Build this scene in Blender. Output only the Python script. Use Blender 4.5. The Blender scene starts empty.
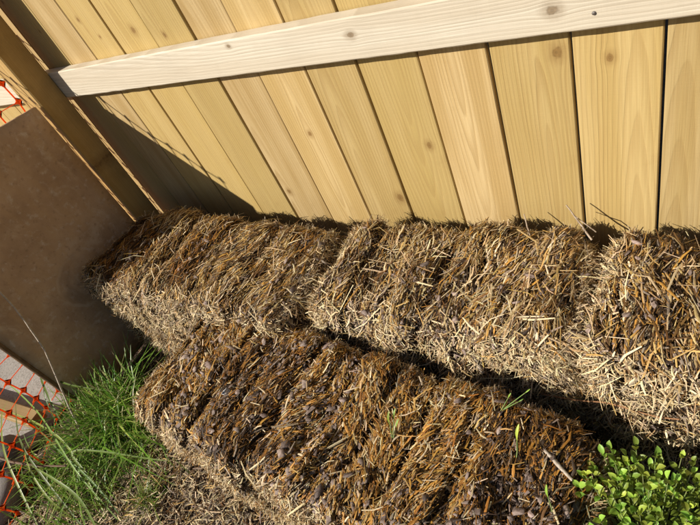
import bpy, math, random
import numpy as np
from mathutils import Vector, Matrix
from mathutils.bvhtree import BVHTree

random.seed(7)
rng = np.random.default_rng(11)
scene = bpy.context.scene
C = scene.collection

# ------------------------------------------------------------------ camera
CAM = np.array([0.0, -0.8917, 1.25])
RW = np.array([[0.82250544, -0.10761673, -0.55848315],      # rows: world X, Y, Z seen in (right, up, forward)
               [0.4457036, 0.73194586, 0.5153674],
               [-0.35331728, 0.67281045, -0.64999462]])
FPX = 516.11
cam_d = bpy.data.cameras.new('camera')
cam_d.sensor_width = 36.0
cam_d.lens = 36.0 * FPX / 700.0
cam_d.clip_start = 0.02
cam_d.clip_end = 2000
cam = bpy.data.objects.new('camera', cam_d)
C.objects.link(cam)
m = Matrix.Identity(4)
for i in range(3):
    m[i][0] = RW[i, 0]; m[i][1] = RW[i, 1]; m[i][2] = -RW[i, 2]; m[i][3] = CAM[i]
cam.matrix_world = m
scene.camera = cam

# ------------------------------------------------------------------ light
SUN = Vector((0.67, 1.0, -0.77)).normalized()               # direction the light travels
world = bpy.data.worlds.new('World')
scene.world = world
world.use_nodes = True
wn = world.node_tree.nodes
bg = wn['Background']
sky = wn.new('ShaderNodeTexSky')
sky.sky_type = 'NISHITA'
sky.sun_disc = False
sky.sun_elevation = math.asin(-SUN.z)
sky.sun_rotation = math.atan2(-SUN.x, -SUN.y)
world.node_tree.links.new(sky.outputs[0], bg.inputs[0])
bg.inputs[1].default_value = 0.05
sun_d = bpy.data.lights.new('sun', 'SUN')
sun_d.energy = 5.0
sun_d.angle = math.radians(0.5)
sun_d.color = (1.0, 0.94, 0.85)
sun = bpy.data.objects.new('sun', sun_d)
C.objects.link(sun)
sun.location = (-4, -5, 6)
sun.rotation_euler = SUN.to_track_quat('-Z', 'Y').to_euler()
vs = scene.view_settings
vs.view_transform = 'Standard'
vs.look = 'None'
vs.gamma = 1.0
vs.use_curve_mapping = False
vs.exposure = 0.34

# ------------------------------------------------------------------ helpers
def pix(px, py, axis, val):
    """photograph pixel -> world point on the plane (axis = val)"""
    r = RW @ np.array([(px - 350) / FPX, (262.5 - py) / FPX, 1.0])
    t = (val - CAM[axis]) / r[axis]
    return CAM + t * r

def tag(o, label=None, cat=None, group=None, kind=None):
    if label: o['label'] = label
    if cat: o['category'] = cat
    if group: o['group'] = group
    if kind: o['kind'] = kind
    return o

def empty(name, loc, rot=(0, 0, 0)):
    o = bpy.data.objects.new(name, None)
    o.empty_display_size = 0.05
    C.objects.link(o)
    o.location = loc; o.rotation_euler = rot
    return o

def link(name, mesh, mat=None, parent=None):
    if mat is not None and not mesh.materials:
        mesh.materials.append(mat)
    o = bpy.data.objects.new(name, mesh)
    C.objects.link(o)
    if parent is not None: o.parent = parent
    return o

def mesh_np(name, V, F, col=None, smooth=False):
    """V (n,3), F (m,k) with k = 3 or 4"""
    me = bpy.data.meshes.new(name)
    V = np.ascontiguousarray(V, np.float32); F = np.ascontiguousarray(F, np.int32)
    n, k = F.shape
    me.vertices.add(len(V)); me.vertices.foreach_set('co', V.ravel())
    me.loops.add(n * k); me.loops.foreach_set('vertex_index', F.ravel())
    me.polygons.add(n)
    me.polygons.foreach_set('loop_start', np.arange(0, n * k, k, dtype=np.int32))
    if smooth: me.polygons.foreach_set('use_smooth', np.ones(n, bool))
    if col is not None:
        a = me.color_attributes.new('tint', 'FLOAT_COLOR', 'POINT')
        c4 = np.ones((len(V), 4), np.float32); c4[:, :3] = col
        a.data.foreach_set('color', c4.ravel())
    me.update(calc_edges=True)
    me.validate()
    return me

def box_mesh(name, x0, x1, y0, y1, z0, z1, bev=0.0015, nz=1, wob=0.0, axis=2):
    """box with chamfered long edges along 'axis' (rings), slightly wavy when nz > 1"""
    lo = [x0, y0, z0]; hi = [x1, y1, z1]
    a = axis; b, c = [(1, 2), (2, 0), (0, 1)][a]
    prof = []
    for sb, sc in ((0, 0), (1, 0), (1, 1), (0, 1)):
        B = (lo[b], hi[b])[sb]; Cc = (lo[c], hi[c])[sc]
        db = bev * (1 if sb == 0 else -1); dc = bev * (1 if sc == 0 else -1)
        p1 = (B + db, Cc); p2 = (B, Cc + dc)
        prof += [p2, p1] if (sb + sc) % 2 == 0 else [p1, p2]
    V = []; F = []
    npf = len(prof)
    for i in range(nz + 1):
        t = lo[a] + (hi[a] - lo[a]) * i / nz
        for (B, Cc) in prof:
            p = [0, 0, 0]; p[a] = t
            p[b] = B + wob * math.sin(t * 7 + x0 * 31); p[c] = Cc
            V.append(p)
    faces = []
    for i in range(nz):
        for j in range(npf):
            k = (j + 1) % npf
            faces.append((i * npf + j, i * npf + k, (i + 1) * npf + k, (i + 1) * npf + j))
    faces.append(tuple(range(npf - 1, -1, -1)))
    faces.append(tuple(nz * npf + j for j in range(npf)))
    me = bpy.data.meshes.new(name)
    me.from_pydata(V, [], faces)
    me.update()
    return me

def tube_mesh(name, pts, rads, seg=6):
    pts = np.array(pts, float); n = len(pts)
    T = np.gradient(pts, axis=0); T /= np.linalg.norm(T, axis=1)[:, None] + 1e-9
    ref = np.array([0.3, 0.5, 0.81])
    A = np.cross(T, ref); A /= np.linalg.norm(A, axis=1)[:, None] + 1e-9
    B = np.cross(T, A)
    th = np.arange(seg) * 2 * math.pi / seg
    r = np.broadcast_to(np.array(rads, float), (n,))
    V = pts[:, None] + r[:, None, None] * (A[:, None] * np.cos(th)[None, :, None] + B[:, None] * np.sin(th)[None, :, None])
    F = []
    for i in range(n - 1):
        for j in range(seg):
            k = (j + 1) % seg
            F.append((i * seg + j, i * seg + k, (i + 1) * seg + k, (i + 1) * seg + j))
    return mesh_np(name, V.reshape(-1, 3), np.array(F), smooth=True)

def h3(ix, iy, iz, s):
    h = (ix.astype(np.int64) * 374761393 + iy.astype(np.int64) * 668265263 + iz.astype(np.int64) * 2147483647 + s * 974711) & 0xffffffff
    h = ((h ^ (h >> 13)) * 1274126177) & 0xffffffff
    h = ((h ^ (h >> 16)) * 2246822519) & 0xffffffff
    return ((h ^ (h >> 15)) & 0xffff) / 65535.0

def vnoise(P, s=0):
    """value noise, -1..1"""
    I = np.floor(P); f = P - I; f = f * f * (3 - 2 * f); I = I.astype(np.int64)
    out = 0
    for dx in (0, 1):
        for dy in (0, 1):
            for dz in (0, 1):
                w = (f[..., 0] if dx else 1 - f[..., 0]) * (f[..., 1] if dy else 1 - f[..., 1]) * (f[..., 2] if dz else 1 - f[..., 2])
                out = out + w * h3(I[..., 0] + dx, I[..., 1] + dy, I[..., 2] + dz, s)
    return out * 2 - 1

def unit(v):
    return v / (np.linalg.norm(v, axis=-1, keepdims=True) + 1e-9)

# ------------------------------------------------------------------ materials
class NT:
    def __init__(self, name):
        self.m = bpy.data.materials.new(name); self.m.use_nodes = True
        self.t = self.m.node_tree; self.n = self.t.nodes
        self.b = self.n['Principled BSDF']; self.out = self.n['Material Output']
    def l(self, a, b): self.t.links.new(a, b)
    def put(self, sock, v):
        if hasattr(v, 'is_output') or isinstance(v, bpy.types.NodeSocket): self.l(v, sock)
        else: sock.default_value = v
    def math(self, op, a, b=None, c=None, clamp=False):
        n = self.n.new('ShaderNodeMath'); n.operation = op; n.use_clamp = clamp
        self.put(n.inputs[0], a)
        if b is not None: self.put(n.inputs[1], b)
        if c is not None: self.put(n.inputs[2], c)
        return n.outputs[0]
    def mix(self, f, a, b, mode='MIX'):
        n = self.n.new('ShaderNodeMix'); n.data_type = 'RGBA'; n.blend_type = mode
        self.put(n.inputs['Factor'], f)
        for s, v in ((n.inputs[6], a), (n.inputs[7], b)):
            if isinstance(v, tuple): v = (*v, 1.0) if len(v) == 3 else v
            self.put(s, v)
        return n.outputs[2]
    def noise(self, vec, scale, detail=3, rough=0.55, dist=0.0):
        n = self.n.new('ShaderNodeTexNoise')
        if vec is not None: self.l(vec, n.inputs['Vector'])
        n.inputs['Scale'].default_value = scale; n.inputs['Detail'].default_value = detail
        n.inputs['Roughness'].default_value = rough; n.inputs['Distortion'].default_value = dist
        return n.outputs['Fac']
    def ramp(self, f, lo, hi, a=0.0, b=1.0):
        n = self.n.new('ShaderNodeMapRange'); n.interpolation_type = 'SMOOTHSTEP'
        self.put(n.inputs[0], f)
        for i, v in zip((1, 2, 3, 4), (lo, hi, a, b)): self.put(n.inputs[i], v)
        return n.outputs[0]
    def xyz(self, x, y, z):
        n = self.n.new('ShaderNodeCombineXYZ')
        for i, v in enumerate((x, y, z)): self.put(n.inputs[i], v)
        return n.outputs[0]
    def sep(self, v):
        n = self.n.new('ShaderNodeSeparateXYZ'); self.l(v, n.inputs[0]); return n.outputs
    def coord(self, w='Object'):
        return self.n.new('ShaderNodeTexCoord').outputs[w]
    def attr(self, name, kind='GEOMETRY'):
        n = self.n.new('ShaderNodeAttribute'); n.attribute_type = kind; n.attribute_name = name; return n
    def bump(self, h, strength, dist):
        n = self.n.new('ShaderNodeBump'); n.inputs['Strength'].default_value = strength
        n.inputs['Distance'].default_value = dist; self.l(h, n.inputs['Height'])
        self.l(n.outputs[0], self.b.inputs['Normal'])
    def done(self, col, rough=0.6, spec=0.3):
        if isinstance(col, tuple): col = (*col, 1.0)
        self.put(self.b.inputs['Base Color'], col); self.put(self.b.inputs['Roughness'], rough)
        self.b.inputs['Specular IOR Level'].default_value = spec
        return self.m

def wood(name, light, dark, ringdark, knotcol, ringf=130.0, ringamt=0.5, rough=0.62, green=None, stain=0.0):
    """plain-sawn softwood: object z runs along the board, knots come from the object's own properties"""
    n = NT(name)
    s = n.sep(n.coord('Object'))
    rnd = n.n.new('ShaderNodeObjectInfo').outputs['Random']
    x, y, z = s[0], s[1], s[2]
    x0 = x
    kd = None
    for key in ('knot_a', 'knot_b', 'knot_c'):
        k = n.sep(n.attr(key, 'OBJECT').outputs['Vector'])
        dx = n.math('SUBTRACT', x0, k[0]); dz = n.math('SUBTRACT', z, k[1]); r = k[2]
        q = n.math('DIVIDE', dz, n.math('MULTIPLY', r, 3.6))
        w = n.math('EXPONENT', n.math('MULTIPLY', n.math('MULTIPLY', q, q), -1.0))
        e = n.math('EXPONENT', n.math('DIVIDE', n.math('ABSOLUTE', dx), n.math('MULTIPLY', r, -2.6)))
        push = n.math('MULTIPLY', n.math('MULTIPLY', r, 1.25), n.math('MULTIPLY', w, e))
        sg = n.math('DIVIDE', dx, n.math('ADD', n.math('ABSOLUTE', dx), 0.003))
        x = n.math('SUBTRACT', x, n.math('MULTIPLY', sg, push))
        dzz = n.math('MULTIPLY', dz, 0.75)
        d = n.math('SQRT', n.math('ADD', n.math('MULTIPLY', dx, dx), n.math('MULTIPLY', dzz, dzz)))
        d = n.math('DIVIDE', d, r)
        kd = d if kd is None else n.math('MINIMUM', kd, d)
    off = n.math('MULTIPLY', rnd, 37.0)
    wob = n.noise(n.xyz(n.math('ADD', n.math('MULTIPLY', x, 9.0), off), y, n.math('MULTIPLY', z, 1.6)), 1.0, 3, 0.5)
    px = n.math('MULTIPLY', n.math('SUBTRACT', n.math('FRACT', n.math('MULTIPLY', rnd, 7.31)), 0.5), 0.13)
    pz = n.math('MULTIPLY', n.math('FRACT', n.math('MULTIPLY', rnd, 13.7)), 1.1)
    ax = n.math('SUBTRACT', x, px)
    az = n.math('MULTIPLY', n.math('SUBTRACT', z, pz), 0.055)
    rr = n.math('SQRT', n.math('ADD', n.math('MULTIPLY', ax, ax), n.math('ADD', n.math('MULTIPLY', az, az), 0.00004)))
    rr = n.math('ADD', rr, n.math('MULTIPLY', wob, 0.028))
    ring = n.math('FRACT', n.math('MULTIPLY', rr, ringf))
    ring = n.math('MULTIPLY', n.ramp(ring, 0.15, 0.86), n.ramp(ring, 0.99, 0.88))
    rv = n.noise(n.xyz(n.math('ADD', n.math('MULTIPLY', rr, 40.0), off), 0.0, 0.0), 1.0, 2, 0.5)
    ring = n.math('MULTIPLY', ring, n.ramp(rv, 0.3, 0.7, 0.25, 1.0))
    fib = n.noise(n.xyz(n.math('ADD', n.math('MULTIPLY', x, 420.0), off), n.math('MULTIPLY', y, 420.0), n.math('MULTIPLY', z, 7.0)), 1.0, 4, 0.6)
    broad = n.noise(n.xyz(n.math('ADD', n.math('MULTIPLY', x, 22.0), off), n.math('MULTIPLY', y, 22.0), n.math('MULTIPLY', z, 1.3)), 1.0, 3, 0.5)
    col = n.mix(n.ramp(broad, 0.36, 0.64), light, dark)
    if green: col = n.mix(n.ramp(n.math('FRACT', n.math('MULTIPLY', rnd, 5.13)), 0.2, 0.9, 0.0, 0.75), col, green)
    col = n.mix(n.math('MULTIPLY', ring, ringamt), col, ringdark)
    col = n.mix(n.ramp(fib, 0.35, 0.7, 0.0, 0.32), col, ringdark)
    mott = n.noise(n.coord('Object'), 23.0, 4, 0.6)
    col = n.mix(n.ramp(mott, 0.55, 0.8, 0.0, 0.22), col, ringdark)
    if stain:
        st = n.noise(n.coord('Object'), 6.0, 5, 0.6)
        col = n.mix(n.ramp(st, 0.45, 0.75, 0.0, stain), col, tuple(c * 0.3 for c in ringdark))
    kd = n.math('ADD', kd, n.math('MULTIPLY', n.math('SUBTRACT', n.noise(n.coord('Object'), 75.0, 3), 0.5), 1.1))
    halo = n.ramp(kd, 2.8, 0.6, 0.0, 0.5)
    col = n.mix(halo, col, knotcol)
    kr = n.math('SINE', n.math('MULTIPLY', kd, 9.0))
    core = n.mix(n.ramp(kr, -1.0, 1.0, 0.1, 0.6), knotcol, tuple(c * 0.55 for c in knotcol))
    kn = n.noise(n.coord('Object'), 160.0, 2, 0.5)
    col = n.mix(n.ramp(n.math('ADD', kd, n.math('MULTIPLY', kn, 0.5)), 1.35, 0.85, 0.0, 0.8), col, core)
    bv = n.ramp(n.math('FRACT', n.math('MULTIPLY', rnd, 3.77)), 0.0, 1.0, 0.89, 1.07)
    hsv = n.n.new('ShaderNodeHueSaturation'); n.l(col, hsv.inputs['Color']); n.l(bv, hsv.inputs['Value'])
    saw = n.noise(n.xyz(n.math('MULTIPLY', x0, 30.0), y, n.math('MULTIPLY', z, 420.0)), 1.0, 2, 0.5)
    fib = n.math('ADD', fib, n.math('MULTIPLY', saw, 0.35))
    n.bump(n.math('ADD', n.math('MULTIPLY', fib, 0.6), n.math('MULTIPLY', ring, -0.5)), 0.6, 0.0014)
    return n.done(hsv.outputs[0], rough, 0.25)

M = {}
M['picket'] = wood('picket_wood', (0.55, 0.405, 0.20), (0.435, 0.298, 0.122), (0.325, 0.205, 0.072), (0.24, 0.135, 0.042), green=(0.46, 0.335, 0.115))
M['rail'] = wood('rail_wood', (0.73, 0.655, 0.52), (0.66, 0.575, 0.44), (0.47, 0.385, 0.27), (0.27, 0.19, 0.11), ringf=150, ringamt=0.6, stain=0.10)
M['post'] = wood('post_wood', (0.58, 0.39, 0.15), (0.50, 0.32, 0.11), (0.34, 0.20, 0.06), (0.25, 0.14, 0.05), ringf=70, stain=0.35)
M['timber'] = wood('timber_wood', (0.40, 0.27, 0.12), (0.33, 0.22, 0.09), (0.2, 0.12, 0.05), (0.2, 0.12, 0.05), ringf=60, stain=0.5)

def m_straw():
    n = NT('straw')
    c = n.attr('tint').outputs['Color']
    v = n.noise(n.coord('Object'), 260.0, 2, 0.6)
    col = n.mix(n.ramp(v, 0.3, 0.75, 0.0, 0.45), c, n.mix(1.0, c, (0.45, 0.38, 0.30), 'MULTIPLY'))
    return n.done(col, 0.6, 0.22)
M['straw'] = m_straw()

def m_core():
    n = NT('matted_straw')
    o = n.coord('Object')
    s = n.sep(o)
    v = n.xyz(n.math('MULTIPLY', s[0], 260.0), n.math('MULTIPLY', s[1], 60.0), n.math('MULTIPLY', s[2], 200.0))
    a = n.noise(v, 1.0, 4, 0.65)
    b = n.noise(o, 18.0, 4, 0.6)
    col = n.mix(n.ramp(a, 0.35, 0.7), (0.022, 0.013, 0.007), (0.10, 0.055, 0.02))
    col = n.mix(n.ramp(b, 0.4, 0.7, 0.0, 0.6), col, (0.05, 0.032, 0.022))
    n.bump(a, 0.9, 0.006)
    return n.done(col, 0.75, 0.2)
M['core'] = m_core()

def m_simple(name, a, b, scale, rough=0.7, spec=0.25, bump=0.0, bd=0.002, detail=4, lo=0.35, hi=0.68, perobj=0.0):
    n = NT(name)
    o = n.coord('Object')
    f = n.noise(o, scale, detail, 0.6)
    col = n.mix(n.ramp(f, lo, hi), a, b)
    if perobj:
        rnd = n.n.new('ShaderNodeObjectInfo').outputs['Random']
        hsv = n.n.new('ShaderNodeHueSaturation'); n.l(col, hsv.inputs['Color'])
        n.put(hsv.inputs['Value'], n.ramp(rnd, 0, 1, 1 - perobj, 1 + perobj))
        n.put(hsv.inputs['Hue'], n.ramp(n.math('FRACT', n.math('MULTIPLY', rnd, 9.1)), 0, 1, 0.494, 0.506))
        col = hsv.outputs[0]
    if bump: n.bump(f, bump, bd)
    return n.done(col, rough, spec)
M['chip'] = m_simple('bark_chip', (0.30, 0.228, 0.19), (0.14, 0.098, 0.076), 1.3, 0.75, 0.2, 0.6, 0.002, perobj=0.45)
M['crumb'] = m_simple('bark_crumbs', (0.27, 0.205, 0.17), (0.10, 0.066, 0.047), 55.0, 0.8, 0.2)
M['twine'] = m_simple('twine', (0.34, 0.17, 0.08), (0.22, 0.11, 0.05), 400.0, 0.8)
M['stick'] = m_simple('dry_stick', (0.42, 0.33, 0.24), (0.27, 0.20, 0.14), 120.0, 0.7, 0.2, 0.5, 0.001)
M['dark_stick'] = m_simple('dark_stick', (0.20, 0.13, 0.08), (0.12, 0.075, 0.045), 120.0, 0.7, 0.2, 0.5, 0.001)
M['palestick'] = m_simple('pale_splinter', (0.52, 0.44, 0.35), (0.38, 0.30, 0.22), 160.0, 0.7, 0.2, 0.5, 0.001)
M['white'] = m_simple('white_pebble', (0.80, 0.78, 0.77), (0.62, 0.60, 0.58), 120.0, 0.5, 0.4)
def m_net():
    n = NT('orange_plastic')
    n.done((1.0, 0.25, 0.04), 0.4, 0.4)
    tr = n.n.new('ShaderNodeBsdfTranslucent'); tr.inputs[0].default_value = (1.0, 0.27, 0.045, 1)
    mx = n.n.new('ShaderNodeMixShader'); mx.inputs[0].default_value = 0.65
    n.l(n.b.outputs[0], mx.inputs[1]); n.l(tr.outputs[0], mx.inputs[2]); n.l(mx.outputs[0], n.out.inputs[0])
    return n.m
M['net'] = m_net()
M['nail'] = m_simple('nail_steel', (0.16, 0.14, 0.12), (0.09, 0.07, 0.06), 300.0, 0.5, 0.5)
M['stone'] = m_simple('grey_stone', (0.34, 0.31, 0.28), (0.20, 0.18, 0.16), 35.0, 0.85, 0.2, 0.8, 0.006, perobj=0.2)

def m_panel():
    n = NT('weathered_board')
    o = n.coord('Object'); s = n.sep(o)
    a = n.noise(o, 5.0, 6, 0.62)
    g = n.noise(n.xyz(s[0], n.math('MULTIPLY', s[1], 16.0), n.math('MULTIPLY', s[2], 3.0)), 2.0, 5, 0.6)
    col = n.mix(n.ramp(a, 0.3, 0.7), (0.55, 0.385, 0.25), (0.36, 0.235, 0.145))
    col = n.mix(n.ramp(g, 0.4, 0.75, 0.0, 0.55), col, (0.50, 0.33, 0.18))
    sp = n.noise(o, 34.0, 5, 0.7)
    col = n.mix(n.ramp(sp, 0.53, 0.72, 0.0, 0.75), col, (0.60, 0.50, 0.41))
    sc = n.noise(o, 9.0, 7, 0.72, 0.6)
    col = n.mix(n.ramp(sc, 0.52, 0.66, 0.0, 0.55), col, (0.58, 0.45, 0.33))
    dk = n.noise(o, 60.0, 4, 0.7)
    col = n.mix(n.ramp(dk, 0.55, 0.75, 0.0, 0.6), col, (0.22, 0.14, 0.09))
    # old ring stains, like the foot of a pot
    for (cy, cz, R, w, amt, wc) in ((-0.42, 0.36, 0.092, 0.007, 0.42, (0.62, 0.49, 0.36)), (-0.41, 0.365, 0.075, 0.03, 0.4, (0.24, 0.155, 0.10)), (-0.27, 0.60, 0.05, 0.005, 0.3, (0.6, 0.48, 0.37))):
        dy = n.math('SUBTRACT', s[1], cy); dz = n.math('SUBTRACT', s[2], cz)
        d = n.math('SQRT', n.math('ADD', n.math('MULTIPLY', dy, dy), n.math('MULTIPLY', dz, dz)))
        d = n.math('ADD', d, n.math('MULTIPLY', n.math('SUBTRACT', n.noise(o, 14.0, 3), 0.5), 0.03))
        f = n.math('ABSOLUTE', n.math('SUBTRACT', d, R))
        brk = n.ramp(n.noise(o, 11.0, 2), 0.38, 0.6)
        col = n.mix(n.math('MULTIPLY', n.ramp(f, w, w * 0.3, 0.0, amt), brk), col, wc)
    n.bump(n.math('ADD', sp, g), 0.5, 0.002)
    return n.done(col, 0.75, 0.2)
M['panel'] = m_panel()
M['panel_edge'] = m_simple('board_edge', (0.17, 0.105, 0.055), (0.09, 0.055, 0.03), 30.0, 0.8, 0.2, 0.5, 0.002)

def m_soil():
    n = NT('soil')
    o = n.coord('Object')
    a = n.noise(o, 9.0, 6, 0.65); b = n.noise(o, 90.0, 4, 0.7)
    col = n.mix(n.ramp(a, 0.35, 0.7), (0.06, 0.042, 0.03), (0.115, 0.085, 0.06))
    col = n.mix(n.ramp(b, 0.5, 0.75, 0.0, 0.6), col, (0.17, 0.135, 0.10))
    n.bump(n.math('ADD', a, b), 0.9, 0.02)
    return n.done(col, 0.95, 0.1)
M['soil'] = m_soil()

def m_conc():
    n = NT('concrete')
    o = n.coord('Object')
    a = n.noise(o, 3.0, 6, 0.6); b = n.noise(o, 130.0, 4, 0.75)
    col = n.mix(n.ramp(a, 0.3, 0.7), (0.40, 0.37, 0.33), (0.31, 0.28, 0.245))
    col = n.mix(n.ramp(b, 0.45, 0.68, 0.0, 0.75), col, (0.15, 0.13, 0.11))
    v = n.n.new('ShaderNodeTexVoronoi'); v.inputs['Scale'].default_value = 85; n.l(o, v.inputs['Vector'])
    col = n.mix(n.ramp(v.outputs['Distance'], 0.24, 0.1, 0.0, 0.5), col, (0.62, 0.58, 0.54))
    n.bump(b, 0.6, 0.003)
    return n.done(col, 0.9, 0.2)
M['concrete'] = m_conc()

def m_leaf(name, a, b, transl=0.35, perobj=True, attr=False):
    n = NT(name)
    o = n.coord('Object')
    f = n.noise(o, 60.0, 3, 0.6)
    col = n.mix(n.ramp(f, 0.3, 0.7), a, b)
    if attr: col = n.mix(n.ramp(f, 0.3, 0.7, 0.0, 0.35), n.attr('tint').outputs['Color'], b)
    elif perobj:
        rnd = n.n.new('ShaderNodeObjectInfo').outputs['Random']
        hsv = n.n.new('ShaderNodeHueSaturation'); n.l(col, hsv.inputs['Color'])
        n.put(hsv.inputs['Value'], n.ramp(rnd, 0, 1, 0.55, 1.3))
        n.put(hsv.inputs['Hue'], n.ramp(n.math('FRACT', n.math('MULTIPLY', rnd, 9.1)), 0, 1, 0.46, 0.52))
        col = hsv.outputs[0]
    n.done(col, 0.42, 0.4)
    tr = n.n.new('ShaderNodeBsdfTranslucent'); n.l(col, tr.inputs[0])
    mx = n.n.new('ShaderNodeMixShader'); mx.inputs[0].default_value = transl
    n.l(n.b.outputs[0], mx.inputs[1]); n.l(tr.outputs[0], mx.inputs[2]); n.l(mx.outputs[0], n.out.inputs[0])
    return n.m
M['leaf'] = m_leaf('bright_leaf', (0.29, 0.47, 0.055), (0.38, 0.55, 0.09))
M['grass'] = m_leaf('grass_blade', (0.1, 0.2, 0.03), (0.07, 0.17, 0.025), 0.3, attr=True)
M['blade'] = m_leaf('broad_blade', (0.17, 0.27, 0.045), (0.20, 0.31, 0.065), 0.3)
M['stem'] = m_simple('green_stem', (0.16, 0.24, 0.06), (0.22, 0.22, 0.09), 60.0, 0.6)

# ------------------------------------------------------------------ ground
def ground_mesh():
    xs = np.concatenate([[-400, -60, -12, -5], np.linspace(-3.2, 1.6, 97), [4, 12, 60, 400]])
    ys = np.concatenate([[-400, -60, -12, -4], np.linspace(-2.2, 0.6, 57), [3, 12, 60, 400]])
    X, Y = np.meshgrid(xs, ys, indexing='ij')
    P = np.stack([X, Y, np.zeros_like(X)], -1)
    near = (np.abs(X + 0.8) < 2.3) & (np.abs(Y + 0.8) < 1.3)
    Z = np.where(near, 0.012 * vnoise(P * 9, 3) + 0.006 * vnoise(P * 26, 4), 0) - 0.015
    Z = np.where(X < -1.87, -0.03, Z)
    P[..., 2] = Z
    nx, ny = X.shape
    i = np.arange(nx * ny).reshape(nx, ny)
    F = np.stack([i[:-1, :-1], i[1:, :-1], i[1:, 1:], i[:-1, 1:]], -1).reshape(-1, 4)
    return mesh_np('ground', P.reshape(-1, 3), F, smooth=True)
tag(link('ground', ground_mesh(), M['soil']), 'dark soil under the straw bales', kind='structure')
pv = link('pavement', box_mesh('pavement', -9.0, -1.93, -9.0, -0.03, -0.025, 0.004, 0.004, axis=1), M['concrete'])
tag(pv, 'pale concrete slab behind the orange netting', kind='structure')

# ------------------------------------------------------------------ fence
fence = empty('wooden_fence', (-0.6, 0.0, 0.0))
tag(fence, 'new yellow pine board fence with a pale rail behind the straw bales', 'fence')
FX = -0.6
lines = [0.345, 0.203, 0.060, -0.082, -0.222, -0.366, -0.508, -0.656, -0.797, -0.944, -1.087, -1.235, -1.388, -1.529, -1.671, -1.814,
         -1.957, -2.10, -2.243, -2.386, -2.529, -2.672]
FT = 1.55
GAPS = [.004, .003, .004, .005, .0065, .0035, .0055, .006, .0035, .003, .006, .003, .0045, .0025, .004, .003]
knots = {  # measured on the photograph: board index -> photo pixels of its knots, radius
    3: [((610, 58), 0.006)], 4: [((556, 53), 0.009)], 6: [((429, 146), 0.007)], 7: [((400, 198), 0.010)],
    8: [((310, 134), 0.006), ((352, 147), 0.004)], 9: [((289, 192), 0.007)], 12: [((215, 100), 0.006)], 11: [((258, 84), 0.007)]}
for i in range(len(lines) - 1):
    xr, xl = lines[i], lines[i + 1]
    gr, gl = GAPS[i % len(GAPS)], GAPS[(i + 1) % len(GAPS)]
    cx = (xr + xl) / 2; hw = (xr - xl) / 2
    yo = random.uniform(0.0, 0.0025)
    me = box_mesh('picket', -hw + gl / 2, hw - gr / 2, yo, yo + 0.017, 0.0, FT + random.uniform(-.004, .004), 0.0018, nz=10, wob=0.0)
    o = link('picket', me, M['picket'], fence)
    o.location = (cx - FX, 0, 0.0)
    o.rotation_euler = (0, math.radians(random.uniform(-0.12, 0.12)), 0)
    ks = knots.get(i, [])
    vals = []
    for (px, py), r in ks:
        p = pix(px, py, 1, 0.0); vals.append((float(p[0] - cx), float(p[2]), r))
    while len(vals) < 3:
        vals.append((random.uniform(-.05, .05), (random.uniform(0.4, 0.8) if (len(vals) == 0 and i % 3 == 0) else random.uniform(0.95, 1.5)), random.uniform(0.003, 0.008)))
    o['knot_a'] = vals[0]; o['knot_b'] = vals[1]; o['knot_c'] = vals[2]

def rail(zc, x0, x1, tilt, ka, kb, kc=(0.01, 0.9, 0.006)):
    L = x1 - x0
    me = box_mesh('rail', -0.0435, 0.0435, -0.038, -0.0005, -L / 2, L / 2, 0.003, nz=160)
    co = np.zeros(len(me.vertices) * 3); me.vertices.foreach_get('co', co); co = co.reshape(-1, 3)
    wv = 0.0012 * vnoise(co * np.array([40, 40, 2.0]), 77) + 0.0009 * vnoise(co * np.array([60, 60, 30.0]), 78)
    co[:, 0] += wv; co[:, 1] -= np.abs(wv) * 0.5 * (co[:, 1] < -0.02)
    me.vertices.foreach_set('co', co.ravel())
    o = link('rail', me, M['rail'], fence)
    o.location = ((x0 + x1) / 2 - FX, 0, zc)
    o.rotation_euler = (0, math.radians(90) + tilt, 0)           # local z -> world +x, local x -> world -z
    o['knot_a'] = ka; o['knot_b'] = kb; o['knot_c'] = kc
    return o
XM = (0.345 - 2.672) / 2
def rk(px, py, r, zc):
    p = pix(px, py, 1, -0.038); return (float(zc - p[2]), float(p[0] - XM), r)
ZR = 1.25 - 0.3675
rail(ZR, -2.672, 0.345, math.radians(0.22), rk(350, 34, 0.006, ZR), rk(552, 8, 0.008, ZR), rk(228, 46, 0.0042, ZR))
rail(0.16, -2.672, 0.345, 0, (0.01, 0.4, 0.01), (0.0, -0.8, 0.012))
rail(1.43, -2.672, 0.345, 0, (0.01, 0.4, 0.01), (0.0, -0.8, 0.012))
for px in (-1.762, ):
    me = box_mesh('post', -0.089, 0.0, -0.127, -0.0385, 0.0, FT + 0.05, 0.004, nz=8)
    me2 = link('post', me, M['post'], fence)
    me2.location = (px - FX, 0, 0)
    me2['knot_a'] = (-0.01, 0.62, 0.012); me2['knot_b'] = (-0.05, 0.2, 0.01); me2['knot_c'] = (-0.03, 1.1, 0.01)

def nail_mesh():
    V = [(0, -0.0012, 0)]; F = []
    for r_, y in ((0.0026, -0.0010), (0.0034, 0.0006)):
        for k in range(8): V.append((math.cos(k * .785) * r_, y, math.sin(k * .785) * r_))
    for k in range(8):
        j = (k + 1) % 8; F += [(0, 1 + j, 1 + k), (1 + k, 1 + j, 9 + j), (1 + k, 9 + j, 9 + k)]
    me = mesh_np('nail', np.array(V), np.array(F)); me.materials.append(M['nail']); return me
NAIL = nail_mesh()
p_ = pix(594, 13, 1, -0.038)
n_ = link('nail', NAIL, None, fence)
n_.location = (float(p_[0]) - FX, -0.0392, float(p_[2]))

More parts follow.
